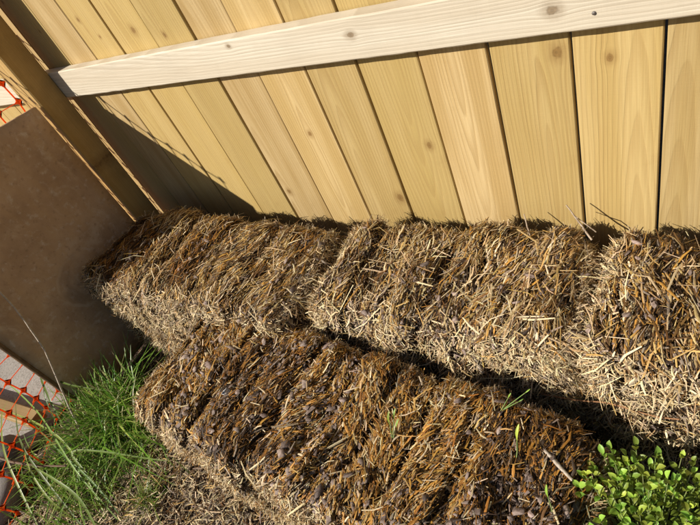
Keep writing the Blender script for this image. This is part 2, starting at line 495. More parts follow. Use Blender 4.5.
# ------------------------------------------------------------------ upright panel at the end of the row
pn = empty('upright_panel', (-1.768, 0, 0))
tag(pn, 'weathered brown board standing on edge at right angles to the fence', 'board')
V = []; F = []
ny, nz = 14, 16
def ztop(y): return 1.25 - 0.376 + 0.10 * (-y - 0.139)
for s, x in ((0, -0.016), (1, 0.0)):
    for i in range(ny + 1):
        y = -0.139 - 0.592 * i / ny
        for k in range(nz + 1):
            V.append((x + 0.003 * math.sin(y * 5), y, 0.0 + ztop(y) * k / nz))
def vi(s, i, k): return s * (ny + 1) * (nz + 1) + i * (nz + 1) + k
for i in range(ny):
    for k in range(nz):
        F.append((vi(1, i, k), vi(1, i, k + 1), vi(1, i + 1, k + 1), vi(1, i + 1, k)))
        F.append((vi(0, i, k), vi(0, i + 1, k), vi(0, i + 1, k + 1), vi(0, i, k + 1)))
for i in range(ny):
    F.append((vi(0, i, nz), vi(0, i + 1, nz), vi(1, i + 1, nz), vi(1, i, nz)))
    F.append((vi(0, i, 0), vi(1, i, 0), vi(1, i + 1, 0), vi(0, i + 1, 0)))
for k in range(nz):
    F.append((vi(0, 0, k), vi(0, 0, k + 1), vi(1, 0, k + 1), vi(1, 0, k)))
    F.append((vi(0, ny, k), vi(1, ny, k), vi(1, ny, k + 1), vi(0, ny, k + 1)))
link('board_face', mesh_np('board_face', np.array(V), np.array(F)), M['panel'], pn)
link('edge_strip', box_mesh('edge_strip', -0.020, 0.0045, -0.745, -0.7315, 0.0, ztop(-0.74) - 0.004, 0.003, nz=6), M['panel_edge'], pn)

# ------------------------------------------------------------------ orange safety net
def net_mesh():
    V = []; F = []
    ny, nz = 24, 17
    cy, cz = 0.075, 0.0622
    def P(u, v):
        y = 0.02 - u * cy; z = 0.012 + v * cz
        s = max(0.0, min(1.0, (-y - 0.75) / 0.4)); s = s * s * (3 - 2 * s)
        x = -1.88 + 0.17 * s + 0.012 * math.sin(u * 0.55 + v * 0.2) + 0.008 * math.sin(v * 0.9 + u * 0.3)
        sag = 0.016 * math.sin(u * 0.7) * v / nz
        return np.array((x, y + 0.006 * math.sin(v * 1.3 + u), z + sag + 0.005 * math.sin(u * 1.9 + v)))
    def prism(pts, th=0.0009):
        b = len(V); k = len(pts)
        for sx in (-th, th):
            for p in pts: V.append((p[0] + sx, p[1], p[2]))
        for j in range(1, k - 1):
            F.append((b, b + j, b + j + 1)); F.append((b + k, b + k + j + 1, b + k + j))
        for j in range(k):
            q = (j + 1) % k
            F.append((b + j, b + q, b + k + q)); F.append((b + j, b + k + q, b + k + j))
    def strand(a, b, w):
        d = b - a; d = d / np.linalg.norm(d); nn = np.array((0, -d[2], d[1])) * w
        prism([a - nn, b - nn, b + nn, a + nn])
    def top(u): return nz if u <= 11 else max(3, nz - int((u - 11) * 3.6))
    for u in range(ny + 1):
        for v in range(top(u) + 1):
            p = P(u, v)
            k = [p + np.array((0, math.cos(t) * r * 1.05, math.sin(t) * r)) for t, r in
                 zip(np.arange(8) * math.pi / 4, [0.0155, 0.0068] * 4)]
            prism(k, 0.0014)
            if v < top(u): strand(p, P(u, v + 1), 0.0024)
            if u < ny and v <= top(u + 1): strand(p, P(u + 1, v), 0.0012 if v < nz else 0.0026)
    return mesh_np('safety_net', np.array(V), np.array(F))
nt = link('safety_net', net_mesh(), M['net'])
tag(nt, 'orange plastic safety netting hung behind the brown board', 'netting')

# ------------------------------------------------------------------ straw
PAL = {'gold': (0.50, 0.32, 0.105), 'rust': (0.33, 0.145, 0.027), 'brown': (0.155, 0.080, 0.026), 'pale': (0.74, 0.60, 0.37),
       'beige': (0.55, 0.415, 0.235), 'dark': (0.04, 0.023, 0.012), 'grey': (0.30, 0.235, 0.17), 'ochre': (0.47, 0.24, 0.048), 'tan': (0.47, 0.325, 0.150)}
def palette(n, w, r):
    keys = list(w); p = np.array([w[k] for k in keys], float); p /= p.sum()
    idx = r.choice(len(keys), n, p=p)
    c = np.array([PAL[k] for k in keys])[idx]
    return c * r.uniform(0.72, 1.25, (n, 1)) * r.uniform(0.94, 1.06, (n, 3))

def straw_arrays(P, T, N, L, W, bend, col):
    n = len(P)
    lat = rng.normal(0, 0.22, (n, 1)) * np.clip(L[:, None] / 0.03, 0.5, 1.5)
    kink = rng.uniform(-0.25, 0.25, n)
    T = unit(T); B = unit(np.cross(T, N)); N2 = np.cross(B, T)
    V = np.zeros((n, 3, 3, 3)); W = W[:, None]; L = L[:, None]; bend = bend[:, None]
    for i, (s0, wd) in enumerate(((-0.5, 0.8), (0.0, 1.0), (0.5, 0.55))):
        s = (kink if i == 1 else np.full(n, s0))[:, None]
        c = P + T * L * s + (N2 * bend + B * lat) * L * (0.25 - s * s)
        V[:, i, 0] = c - B * W * 0.5 * wd
        V[:, i, 1] = c + N2 * W * 0.22 * wd
        V[:, i, 2] = c + B * W * 0.5 * wd
    base = (np.arange(n) * 9)[:, None]
    q = []
    for i in (0, 1):
        for j in (0, 1):
            q.append((i * 3 + j, i * 3 + j + 1, i * 3 + j + 4, i * 3 + j + 3))
    F = (base[:, None] + np.array(q)[None]).reshape(-1, 4)
    return V.reshape(-1, 3), F, np.repeat(col, 9, axis=0)

class Bale:
    """rounded block of pressed flakes; local x = length, y = depth, z = up, base at z = 0"""
    def __init__(self, hx, hy, hz, seed, rad=0.055, flake=0.095, groove=0.02, lump=0.018, nflake=None):
        self.h = np.array([hx, hy, hz]); self.s = seed; self.r = rad; self.fl = flake; self.g = groove; self.lump = lump; self.sag = 0.0
    def surf(self, q):
        h, r = self.h, self.r
        inner = np.clip(q, -(h - r), h - r)
        nrm = unit(q - inner)
        p = inner + nrm * r
        s = self.s
        xw = p[:, 0] + 0.022 * vnoise(p * np.array([3, 5, 5]) + 7, s)
        fidx = np.floor(xw / self.fl); ff = xw / self.fl - fidx
        side = 1 - np.abs(nrm[:, 0])
        edge = np.minimum(ff, 1 - ff)
        gv = np.clip(0.55 + 0.9 * vnoise(np.stack([fidx * 3.1, p[:, 1] * 4, p[:, 2] * 4], -1), s + 5), 0.0, 1.3)
        d = -self.g * np.exp(-(edge / 0.09) ** 2) * side * gv
        d += 0.006 * (h3(fidx.astype(np.int64), fidx.astype(np.int64) * 0, fidx.astype(np.int64) * 0, s) * 2 - 1) * side
        d += self.lump * vnoise(p * np.array([13, 8, 10]), s + 1) + self.lump * 0.75 * vnoise(p * np.array([36, 17, 26]), s + 2) + self.lump * 0.35 * vnoise(p * np.array([80, 45, 60]), s + 6)
        d += self.lump * 0.9 * vnoise(p * 3.4, s + 3)
        out = p + nrm * d[:, None]
        out[:, 2] += h[2]
        if self.sag:
            t = np.clip((out[:, 0] / h[0] - 0.55) / 0.45, 0, 1.2); out[:, 2] -= self.sag * t * t * np.clip(out[:, 2] / (2 * h[2]), 0, 1)
        return out, nrm, d, fidx
    def sample(self, n, r, weights):
        h = self.h
        area = np.array([h[1] * h[2], h[1] * h[2], h[0] * h[2], h[0] * h[2], h[0] * h[1], h[0] * h[1]]) * np.array(weights)
        f = r.choice(6, n, p=area / area.sum())
        q = r.uniform(-1, 1, (n, 3)) * h
        for k in range(6):
            ax = k // 2; q[f == k, ax] = h[ax] * (1 if k % 2 else -1)
        return q, f
    def core(self):
        Vs = []; Fs = []; b = 0
        for k in range(6):
            ax = k // 2; o = [a for a in range(3) if a != ax]
            nu = max(8, int(self.h[o[0]] * 2 / 0.010)); nv = max(8, int(self.h[o[1]] * 2 / 0.010))
            U, Vv = np.meshgrid(np.linspace(-1, 1, nu + 1), np.linspace(-1, 1, nv + 1), indexing='ij')
            q = np.zeros((U.size, 3)); q[:, ax] = self.h[ax] * (1 if k % 2 else -1)
            q[:, o[0]] = U.ravel() * self.h[o[0]]; q[:, o[1]] = Vv.ravel() * self.h[o[1]]
            p, n_, d, _ = self.surf(q)
            p[:, 2] = np.maximum(p[:, 2], 0.0)
            i = np.arange(U.size).reshape(U.shape) + b
            F = np.stack([i[:-1, :-1], i[1:, :-1], i[1:, 1:], i[:-1, 1:]], -1).reshape(-1, 4)
            if (k % 2 == 0) != (ax == 1): F = F[:, ::-1]
            Vs.append(p - n_ * 0.004); Fs.append(F); b += U.size
        self.tree = BVHTree.FromPolygons([tuple(v) for v in np.concatenate(Vs)], [tuple(int(i) for i in f) for f in np.concatenate(Fs)])
        return mesh_np('bale_core', np.concatenate(Vs), np.concatenate(Fs), smooth=True)

def build_bale(label, loc, rz, dims, seed, n, style, tilt=(0, 0), weights=(1, 1, 1, 0.35, 0.03, 1.35), chips=40, crumbs=900, chipspots=(), loose=500):
    r = np.random.default_rng(seed)
    root = empty('straw_bale', loc, (tilt[0], tilt[1], rz))
    tag(root, label, 'straw bale', 'weathered straw bales in front of the fence')
    B = Bale(dims[0] / 2, dims[1] / 2, dims[2] / 2, seed, rad=style.get('rad', 0.055), groove=style.get('groove', 0.02), lump=style.get('lump', 0.016), flake=style.get('flake', 0.095)); B.sag = style.get('sag', 0.0)
    link('bale_core', B.core(), M['core'], root)
    q, f = B.sample(n, r, weights)
    p, nr, d, fi = B.surf(q)
    nrmz = nr[:, 2]; nrmy = np.abs(nr[:, 1]); nrmx = np.abs(nr[:, 0])
    top = nrmz > 0.8
    # direction: along the flake (y) on top, hanging / poking on the sides
    ang = 0.75 * vnoise(p * np.array([8, 5, 6]) + 3, seed + 9) + 0.5 * vnoise(p * np.array([26, 16, 20]), seed + 8) + style.get('skew', 0.0)
    ang = ang + r.normal(0, style.get('jit', 0.33), n)
    wild = r.random(n) < style.get('wild', 0.12)
    ang = np.where(wild, r.uniform(-1.57, 1.57, n), ang)
    e1 = np.stack([np.sin(ang), np.cos(ang), np.zeros(n)], -1)
    T = e1 - nr * np.sum(e1 * nr, -1, keepdims=True)
    T = T + nr * r.normal(0.07, 0.2, n)[:, None]
    th = r.uniform(0, 6.283, n)
    tang = r.normal(0, 1, (n, 3)); tang[:, 2] -= 0.35; tang -= nr * np.sum(tang * nr, -1, keepdims=True); tang = unit(tang)
    poke = r.beta(1.3, 2.2, n)[:, None]
    Ts = tang * (1 - poke) + nr * poke * 1.1
    T = np.where(top[:, None], T, Ts)
    L = np.clip(r.lognormal(math.log(style.get('len', 0.026)), 0.42, n), 0.008, 0.085)
    L = np.where(top, L, L * 0.75)
    W = np.clip(r.lognormal(math.log(style.get('wid', 0.0021)), 0.58, n), 0.0006, 0.0065)
    fine = r.random(n) < style.get('fine', 0.45)
    W = np.where(fine, np.clip(r.lognormal(math.log(0.00115), 0.28, n), 0.0006, 0.002), np.clip(r.lognormal(math.log(style.get('wid', 0.002) * 1.35), 0.33, n), 0.0015, 0.0052))
    W = np.where(top, W, W * 0.85)
    lift = r.uniform(-0.006, 0.004, n) + np.where(top, 0.0, 0.002)
    P = p + nr * lift[:, None]
    bend = r.normal(0.12, 0.26, n)
    pat = vnoise(p * np.array([7, 5, 6]), seed + 20) + 0.6 * vnoise(p * np.array([18, 9, 14]), seed + 21)
    ct = palette(n, style['top'], r); cw = palette(n, style['wet'], r); cs = palette(n, style['side'], r)
    col = np.where((pat > style.get('wetcut', 0.15))[:, None], cw, ct)
    col = np.where((top | (r.random(n) < style.get('sidemix', 0.07)))[:, None], col, cs)
    # much of the straw deep in a groove gets darker brown and grey tints
    deep_dark = (d < -0.017) & (r.random(n) < 0.5)
    col = np.where(deep_dark[:, None], palette(n, {'brown': 2, 'dark': 3, 'grey': 1}, r), col)
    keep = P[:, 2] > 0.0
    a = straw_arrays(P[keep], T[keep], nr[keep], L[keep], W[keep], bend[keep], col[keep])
    # loose stalks lying on top, longer and paler
    q2, _ = B.sample(loose, r, (0.4, 0.4, 1.1, 0.1, 0.0, 1.6))
    p2, n2, d2, _ = B.surf(q2)
    k = loose
    t2 = r.normal(0, 1, (k, 3)); t2[:, 1] += r.choice([-0.9, 0.9], k); t2 -= n2 * np.sum(t2 * n2, -1, keepdims=True); t2 = unit(t2) + n2 * r.normal(0.1, 0.2, k)[:, None]
    L2 = np.clip(r.lognormal(math.log(style.get('loose_len', 0.04)), 0.4, k), 0.012, 0.11)
    W2 = np.clip(r.lognormal(math.log(0.0022), 0.35, k), 0.0010, 0.0045)
    b = straw_arrays(p2 + n2 * r.uniform(0.003, 0.011, k)[:, None], t2, n2, L2, W2, r.normal(0.08, 0.18, k), palette(k, style['loose'], r))
    nb = len(a[0])
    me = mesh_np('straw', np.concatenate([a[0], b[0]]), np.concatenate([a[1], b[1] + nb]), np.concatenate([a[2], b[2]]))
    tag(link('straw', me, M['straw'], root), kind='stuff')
    # bark: crumbs joined, larger chips one by one
    def spots(cnt):
        q3, _ = B.sample(cnt * 3, r, (0.15, 0.15, 0.35, 0.02, 0.0, 2.0))
        p3, n3, d3, _ = B.surf(q3)
        cl = vnoise(p3 * np.array([8, 6, 6]), seed + 30) + r.normal(0, 0.35, len(p3))
        for (sx, sy, sr, am) in chipspots:
            cl = cl + am * np.exp(-(((p3[:, 0] - sx) ** 2 + (p3[:, 1] - sy) ** 2) / sr ** 2))
        o = np.argsort(-cl)[:cnt]; r.shuffle(o)
        return p3[o], n3[o]
    pc, nc = spots(crumbs)
    Vc = []; Fc = []
    sz = np.clip(r.lognormal(math.log(0.0036), 0.45, crumbs), 0.0015, 0.009)
    axs = unit(np.cross(nc, r.normal(0, 1, (crumbs, 3)))); ays = np.cross(nc, axs)
    ncj = nc + r.normal(0, .35, (crumbs, 3)); axs = axs + nc * r.normal(0, .35, (crumbs, 1))
    V8 = np.zeros((crumbs, 8, 3))
    for j, (u, v, w) in enumerate(((-1, -1, -.3), (1, -.7, -.3), (.8, 1, -.3), (-.7, .8, -.3), (-.8, -.7, .35), (.7, -.6, .25), (.6, .8, .4), (-.6, .6, .3))):
        V8[:, j] = pc + nc * 0.004 + (axs * u * 1.5 + ays * v * 0.7 + ncj * w * 0.22) * sz[:, None] * r.uniform(0.6, 1.3, (crumbs, 1))
    fq = np.array([(0, 3, 2, 1), (4, 5, 6, 7), (0, 1, 5, 4), (1, 2, 6, 5), (2, 3, 7, 6), (3, 0, 4, 7)])
    Fc = (np.arange(crumbs) * 8)[:, None, None] + fq[None]
    tag(link('bark_crumbs', mesh_np('bark_crumbs', V8.reshape(-1, 3), Fc.reshape(-1, 4)), M['crumb'], root), kind='stuff')
    pk, nk = spots(chips)
    for i in range(chips):
        o = link('bark_chip', CHIPS[i % len(CHIPS)], None, root)
        zz = Vector(nk[i] + r.normal(0, 0.18, 3)).normalized()
        xx = zz.orthogonal().normalized()
        mat = Matrix((xx, zz.cross(xx), zz)).transposed().to_4x4()
        sc = float(np.clip(r.lognormal(math.log(0.0078), 0.35), 0.004, 0.0125))
        o.matrix_local = Matrix.Translation(Vector(pk[i] + nk[i] * 0.008)) @ mat @ Matrix.Rotation(r.uniform(0, 6.28), 4, 'Z') @ Matrix.Diagonal((sc * r.uniform(0.9, 1.5), sc * r.uniform(0.6, 1.0), sc, 1))
    return root, B

def chip_mesh(seed):
    r = random.Random(seed)
    k = r.choice((5, 6, 7)); V = []; F = []
    a = [i * 6.283 / k + r.uniform(-.3, .3) for i in range(k)]
    rad = [r.uniform(.55, 1.2) for _ in range(k)]
    for z, s in ((-.05, 1.0), (.04, .97)):
        for t, q in zip(a, rad): V.append((math.cos(t) * q * s, math.sin(t) * q * s, z + r.uniform(-.03, .03)))
    cup = r.uniform(-.22, .22)
    V += [(0, 0, -.06 + cup), (r.uniform(-.2, .2), r.uniform(-.2, .2), .05 + cup)]
    for i in range(k):
        j = (i + 1) % k
        F += [(i, j, k + j), (i, k + j, k + i), (2 * k, j, i), (2 * k + 1, k + i, k + j)]
    me = mesh_np('bark_chip', np.array(V), np.array(F)); me.materials.append(M['chip'])
    return me
CHIPS = [chip_mesh(s) for s in range(8)]

SIDE = {'beige': 4, 'pale': 4.5, 'tan': 2.5, 'grey': 1.6, 'brown': 1.0}
S_left = dict(top={'gold': 2.2, 'tan': 2, 'brown': 5.5, 'ochre': 2, 'beige': 1.3, 'pale': 1, 'grey': 1.4, 'dark': 1.5}, wet={'brown': 5, 'rust': 3, 'dark': 3.5, 'ochre': 1.5, 'grey': 1},
              side=dict(SIDE, brown=2.2, grey=2.4), loose={'pale': 4, 'beige': 4, 'gold': 2}, len=0.026, wid=0.0019, jit=0.26, wild=0.14, wetcut=0.15, rad=0.072)
S_mid = dict(top={'gold': 2.4, 'tan': 3, 'beige': 1.8, 'ochre': 1.6, 'brown': 5, 'pale': 1.8, 'grey': 1.5, 'dark': 1.8}, wet={'brown': 5, 'tan': 1.6, 'gold': 1, 'ochre': 1.5, 'grey': 2, 'dark': 4},
             side=SIDE, loose={'pale': 5, 'beige': 3, 'tan': 3, 'gold': 2}, len=0.030, wid=0.0021, jit=0.28, wild=0.16, wetcut=0.12, loose_len=0.05, rad=0.072, lump=0.019, groove=0.026)
S_front = dict(top={'ochre': 4, 'gold': 2.4, 'tan': 1.6, 'rust': 4, 'brown': 4, 'beige': .9, 'grey': 1.2, 'pale': .8, 'dark': 1}, wet={'rust': 3, 'brown': 5, 'dark': 5, 'ochre': 1.5, 'grey': 1.5},
               side=dict(SIDE, brown=2.4, ochre=1.2, grey=2), loose={'pale': 5, 'beige': 3, 'gold': 2}, len=0.0195, wid=0.0019, jit=0.33, wild=0.17, wetcut=0.1, groove=0.034, lump=0.0155, loose_len=0.022, rad=0.052, sag=0.075)

LEFT = build_bale('leftmost straw bale, against the brown board and partly in its shadow', (-1.255, -0.285, 0), math.radians(-1), (0.90, 0.365, 0.425), 21, 54000, S_left, chips=45, crumbs=500, loose=600)
MID = build_bale('middle straw bale of the back row, with long pale stalks on top', (-0.478, -0.227, 0), math.radians(1.5), (0.62, 0.335, 0.425), 33, 46000, S_mid, chips=60, crumbs=600, loose=900)
RIGHT = build_bale('straw bale at the right edge behind the leafy green plant', (0.285, -0.225, 0), math.radians(-1), (0.885, 0.34, 0.435), 47, 44000, S_mid, chips=40, crumbs=400, loose=900)
FRONT = build_bale('large rust brown straw bale lying in front of the others', (-0.615, -0.60, 0), math.radians(-3.5), (1.03, 0.36, 0.375), 58, 86000, S_front, tilt=(0, math.radians(1.6)), chips=150, crumbs=1700, loose=900,
           chipspots=((-0.40, 0.03, 0.07, 1.2), (0.40, -0.02, 0.10, 1.5), (0.1, -0.1, 0.08, 0.8)))

def on(bale, px, py, up=0.004):
    """where the line of sight through a photograph pixel meets a bale"""
    root, B = bale
    mw = Matrix.LocRotScale(root.location, root.rotation_euler, None); inv = mw.inverted()
    d = Vector(RW @ np.array([(px - 350) / FPX, (262.5 - py) / FPX, 1.0]))
    o = inv @ Vector(CAM); e = inv @ (Vector(CAM) + d)
    hit, nrm, _, _ = B.tree.ray_cast(o, (e - o).normalized())
    if hit is None: return pix(px, py, 2, 0.36)
    if nrm.dot(e - o) > 0: nrm = -nrm
    return np.array(mw @ (hit + nrm * up))

# straw litter on the ground
def litter():
    r = np.random.default_rng(5); n = 15000
    x = np.where(r.random(n) < 0.75, r.uniform(-1.7, -0.7, n), r.uniform(-1.85, 0.5, n)); y = r.uniform(-1.25, -0.42, n)
    z = 0.012 * vnoise(np.stack([x, y, x * 0], -1) * 9, 3) + 0.006 * vnoise(np.stack([x, y, x * 0], -1) * 26, 4) - 0.015 + r.uniform(0.001, 0.03, n)
    th = r.uniform(0, 6.283, n)
    T = np.stack([np.cos(th), np.sin(th), r.normal(0, 0.16, n)], -1)
    N = np.tile([0, 0, 1.0], (n, 1)) + r.normal(0, .3, (n, 3))
    return straw_arrays(np.stack([x, y, z], -1), T, N, np.clip(r.lognormal(math.log(0.03), .4, n), .01, .09), np.clip(r.lognormal(math.log(.0024), .35, n), .001, .005), r.normal(.03, .1, n), palette(n, {'beige': 4, 'pale': 3, 'grey': 3, 'brown': 3, 'gold': 1}, r))
lv = litter()
tag(link('straw_litter', mesh_np('straw_litter', *lv), M['straw']), 'dry straw scattered on the soil in front of the bales', 'straw', kind='stuff')

# ------------------------------------------------------------------ grass
def blades(cent, n, rad, hmin, hmax, wid, r, cols, lean=0.5, rings=5):
    base = np.array(cent) + np.stack([r.normal(0, rad[0], n), r.normal(0, rad[1], n), np.zeros(n)], -1)
    H = r.uniform(hmin, hmax, n); th = r.uniform(0, 6.283, n)
    D = np.stack([np.cos(th), np.sin(th), np.zeros(n)], -1)
    S = np.stack([-np.sin(th), np.cos(th), np.zeros(n)], -1)
    ln = np.abs(r.normal(0, lean, n)) + 0.1
    w = wid * r.uniform(0.6, 1.3, n)
    V = np.zeros((n, rings, 2, 3))
    for i in range(rings):
        t = i / (rings - 1)
        c = base + D * (H * ln * t ** 1.7)[:, None] + np.array([0, 0, 1.0]) * (H * (t - 0.32 * ln * t ** 2.4))[:, None]
        ww = w * (1 - t) ** 0.6 * 0.5 if i < rings - 1 else w * 0.03
        V[:, i, 0] = c - S * ww[:, None]; V[:, i, 1] = c + S * ww[:, None]
    b = (np.arange(n) * rings * 2)[:, None, None]
    q = np.array([(2 * i, 2 * i + 1, 2 * i + 3, 2 * i + 2) for i in range(rings - 1)])
    cc = np.array(cols)[r.integers(0, len(cols), n)] * r.uniform(.7, 1.25, (n, 1))
    return V.reshape(-1, 3), (b + q[None]).reshape(-1, 4), np.repeat(cc, rings * 2, axis=0)
def join(L):
    V = []; F = []; K = []; o = 0
    for v, f, c in L: V.append(v); F.append(f + o); K.append(c); o += len(v)
    return np.concatenate(V), np.concatenate(F), np.concatenate(K)
GR = [(0.42, 0.36, 0.17), (0.40, 0.46, 0.10), (0.22, 0.42, 0.04), (0.19, 0.37, 0.04), (0.09, 0.24, 0.022), (0.28, 0.42, 0.07), (0.22, 0.34, 0.05)]
rg = np.random.default_rng(3)
L = [blades((-1.56, -0.71, 0), 330, (0.075, 0.05), 0.10, 0.24, 0.0072, rg, GR, 0.9),
     blades((-1.66, -0.74, 0), 230, (0.06, 0.06), 0.09, 0.22, 0.0072, rg, GR, 0.9),
     blades((-1.45, -0.80, 0), 260, (0.10, 0.04), 0.03, 0.10, 0.0038, rg, GR, 0.8),
     blades((-1.60, -0.93, 0), 420, (0.11, 0.08), 0.04, 0.14, 0.005, rg, GR + [(0.30, 0.36, 0.08)], 0.8)]
tag(link('grass', mesh_np('grass', *join(L)), M['grass']), 'lush fine green grass tuft between the brown board and the front bale', 'grass', kind='stuff')
GY = [(0.20, 0.26, 0.04), (0.26, 0.28, 0.06), (0.13, 0.22, 0.03)]
p = pix(150, 500, 2, 0.0)
q = pix(100, 490, 2, 0.0)
L = [blades((p[0], p[1], 0), 130, (0.02, 0.02), 0.02, 0.07, 0.0035, rg, GY, 0.8), blades((q[0], q[1], 0), 160, (0.06, 0.05), 0.02, 0.08, 0.003, rg, GY, 0.8)]
tag(link('grass', mesh_np('grass', *join(L)), M['grass']), 'small yellowish grass tufts growing through the dry straw litter', 'grass', kind='stuff')
p = pix(690, 500, 2, 0.12)
L = [blades((p[0] + .04, p[1], 0), 60, (0.05, 0.04), 0.12, 0.26, 0.006, rg, GR, 0.7)]
tag(link('grass', mesh_np('grass', *join(L)), M['grass']), 'dark green grass blades behind the leafy plant at the right', 'grass', kind='stuff')

def ribbon(name, pts, w, mat, parent, seed=0):
    """long strap leaf through 3D control points (Catmull-Rom), creased along the middle"""
    P = [np.array(p, float) for p in pts]
    P = [2 * P[0] - P[1]] + P + [2 * P[-1] - P[-2]]
    S = []
    for i in range(1, len(P) - 2):
        for t in np.arange(0, 1, 0.2):
            a, b, c, d = P[i - 1:i + 3]
            S.append(0.5 * (2 * b + (c - a) * t + (2 * a - 5 * b + 4 * c - d) * t * t + (3 * b - a - 3 * c + d) * t ** 3))
    S.append(P[-2]); S = np.array(S); n = len(S)
    T = unit(np.gradient(S, axis=0)); side = unit(np.cross(T, np.array([0.15, -0.25, 1.0]))); N = np.cross(side, T)
    t = np.linspace(0, 1, n); ww = w * np.minimum(1, 1.02 - t ** 4) * (0.6 + 0.4 * np.minimum(1, t * 4)) * 0.5
    V = np.stack([S - side * ww[:, None] + N * ww[:, None] * .2, S, S + side * ww[:, None] + N * ww[:, None] * .2], 1).reshape(-1, 3)
    F = []
    for i in range(n - 1):
        for j in (0, 1): F.append((i * 3 + j, i * 3 + j + 1, i * 3 + j + 4, i * 3 + j + 3))
    return link(name, mesh_np(name, V, np.array(F), smooth=True), mat, parent)

def world_pts(L, root):
    return [pix(px, py, 2, z) - np.array(root) for px, py, z in L]
r0 = pix(112, 505, 2, 0.0)
pl = empty('strap_leaf_plant', tuple(r0))
tag(pl, 'plant with long arching grey green strap leaves in front of the netting', 'plant')
for L in ([(118, 520, 0.0), (75, 470, 0.10), (40, 415, 0.16), (10, 385, 0.14), (6, 384, 0.13)],
          [(105, 515, 0.0), (70, 450, 0.09), (40, 425, 0.13), (0, 408, 0.12)],
          [(110, 500, 0.0), (85, 472, 0.07), (72, 453, 0.10), (95, 451, 0.10), (150, 459, 0.06), (170, 461, 0.05)],
          [(85, 530, 0.0), (45, 480, 0.10), (20, 440, 0.16), (15, 395, 0.20)],
          [(45, 540, 0.0), (20, 490, 0.10), (4, 450, 0.16), (2, 415, 0.18), (8, 400, 0.17)],
          [(120, 515, 0.0), (90, 480, 0.06), (60, 452, 0.10), (30, 420, 0.12)],
          [(100, 535, 0.0), (80, 500, 0.08), (55, 480, 0.12), (25, 462, 0.12)],
          [(70, 440, 0.03), (50, 400, 0.15), (42, 375, 0.17), (70, 385, 0.17), (120, 393, 0.14)],
          [(60, 430, 0.03), (46, 400, 0.13), (43, 380, 0.16)],
          [(75, 520, 0.0), (50, 500, 0.07), (30, 470, 0.12), (22, 440, 0.13)]):
    ribbon('leaf', world_pts(L, r0), 0.005 + 0.0045 * rng.random(), M['blade'], pl)

# ------------------------------------------------------------------ twigs, splinters, pebble
def stick(name, label, pts, rads, mat, cat='twig', seg=6):
    o = np.array(pts[0])
    P = [np.array(p) - o for p in pts]
    S = []
    for i in range(len(P) - 1):
        for t in np.arange(0, 1, 0.25): S.append(P[i] * (1 - t) + P[i + 1] * t)
    S.append(P[-1]); S = np.array(S)
    S[1:-1] += rng.normal(0, 0.0004, (len(S) - 2, 3))
    rr = np.interp(np.linspace(0, 1, len(S)), np.linspace(0, 1, len(rads)), rads)
    ob = link(name, tube_mesh(name, S, rr, seg), mat)
    ob.location = o
    return tag(ob, label, cat)
stick('twig', 'thin pale bent stem leaning across the brown board above the grass',
      [pix(86, 450, 2, 0.02), pix(78, 425, 0, -1.66), pix(66, 400, 0, -1.68), pix(45, 350, 0, -1.70), pix(30, 328, 0, -1.70), pix(15, 308, 0, -1.71), pix(-6, 285, 0, -1.72)], [0.004, 0.0035, 0.003, 0.0025], M['palestick'])
stick('twig', 'brown stick lying level over the strap leaves at the left edge',
      [pix(-8, 455, 2, 0.13), pix(12, 462, 2, 0.12), pix(40, 466, 2, 0.11), pix(66, 466, 2, 0.10)], [0.005, 0.0045, 0.003], M['dark_stick'])
stick('twig', 'pale splinter lying on the right end of the front bale', [on(FRONT, 544, 450, .009), on(FRONT, 556, 464, .010), on(FRONT, 570, 479, .009)], [0.003, 0.004, 0.003], M['palestick'], 'splinter', 5)
stick('twig', 'pale stalk poking down the face of the middle bale', [on(MID, 470, 345, .008), on(MID, 484, 370, .012)], [0.004, 0.0045], M['palestick'], 'stalk', 5)
stick('twig', 'pale twig across the right end of the leftmost bale', [on(LEFT, 310, 252, .008), on(LEFT, 322, 262, .012), on(LEFT, 336, 268, .012)], [0.0025, 0.003, 0.002], M['palestick'], 'twig', 5)
stick('twine', 'thin reddish twine stretched from the middle bale to the right one',
      [on(MID, 548, 388, .018), on(MID, 570, 393, .022), on(RIGHT, 622, 401, .022), on(RIGHT, 650, 407, .018), on(RIGHT, 684, 413, .014)], [0.0014, 0.0014], M['twine'], 'twine', 5)
for lab, a, b, w in (('long straw stalk sticking up against the fence from the middle bale', (592, 240), (566, 205), .0022), ('thin dark stalk standing up behind the middle bale near the board gap', (596, 232), (572, 214), .0014),
                  ('short pale stalk sticking up above the middle bale', (530, 236), (524, 214), .0018)):
    stick('twig', lab, [pix(a[0], a[1], 2, 0.425), pix((a[0] * .6 + b[0] * .4), (a[1] * .6 + b[1] * .4), 1, -0.075), pix(b[0], b[1], 1, -0.05)], [w, w, w * .6], M['stick'], 'stalk', 5)
pb = link('pebble', chip_mesh(99), None)
pb.data.materials.clear(); pb.data.materials.append(M['white'])
pb.location = on(FRONT, 228, 395, .011); pb.scale = (0.012, 0.010, 0.05); pb.rotation_euler = (0.5, 0.2, 1.0)
tag(pb, 'small white pebble on the left half of the front bale', 'pebble')

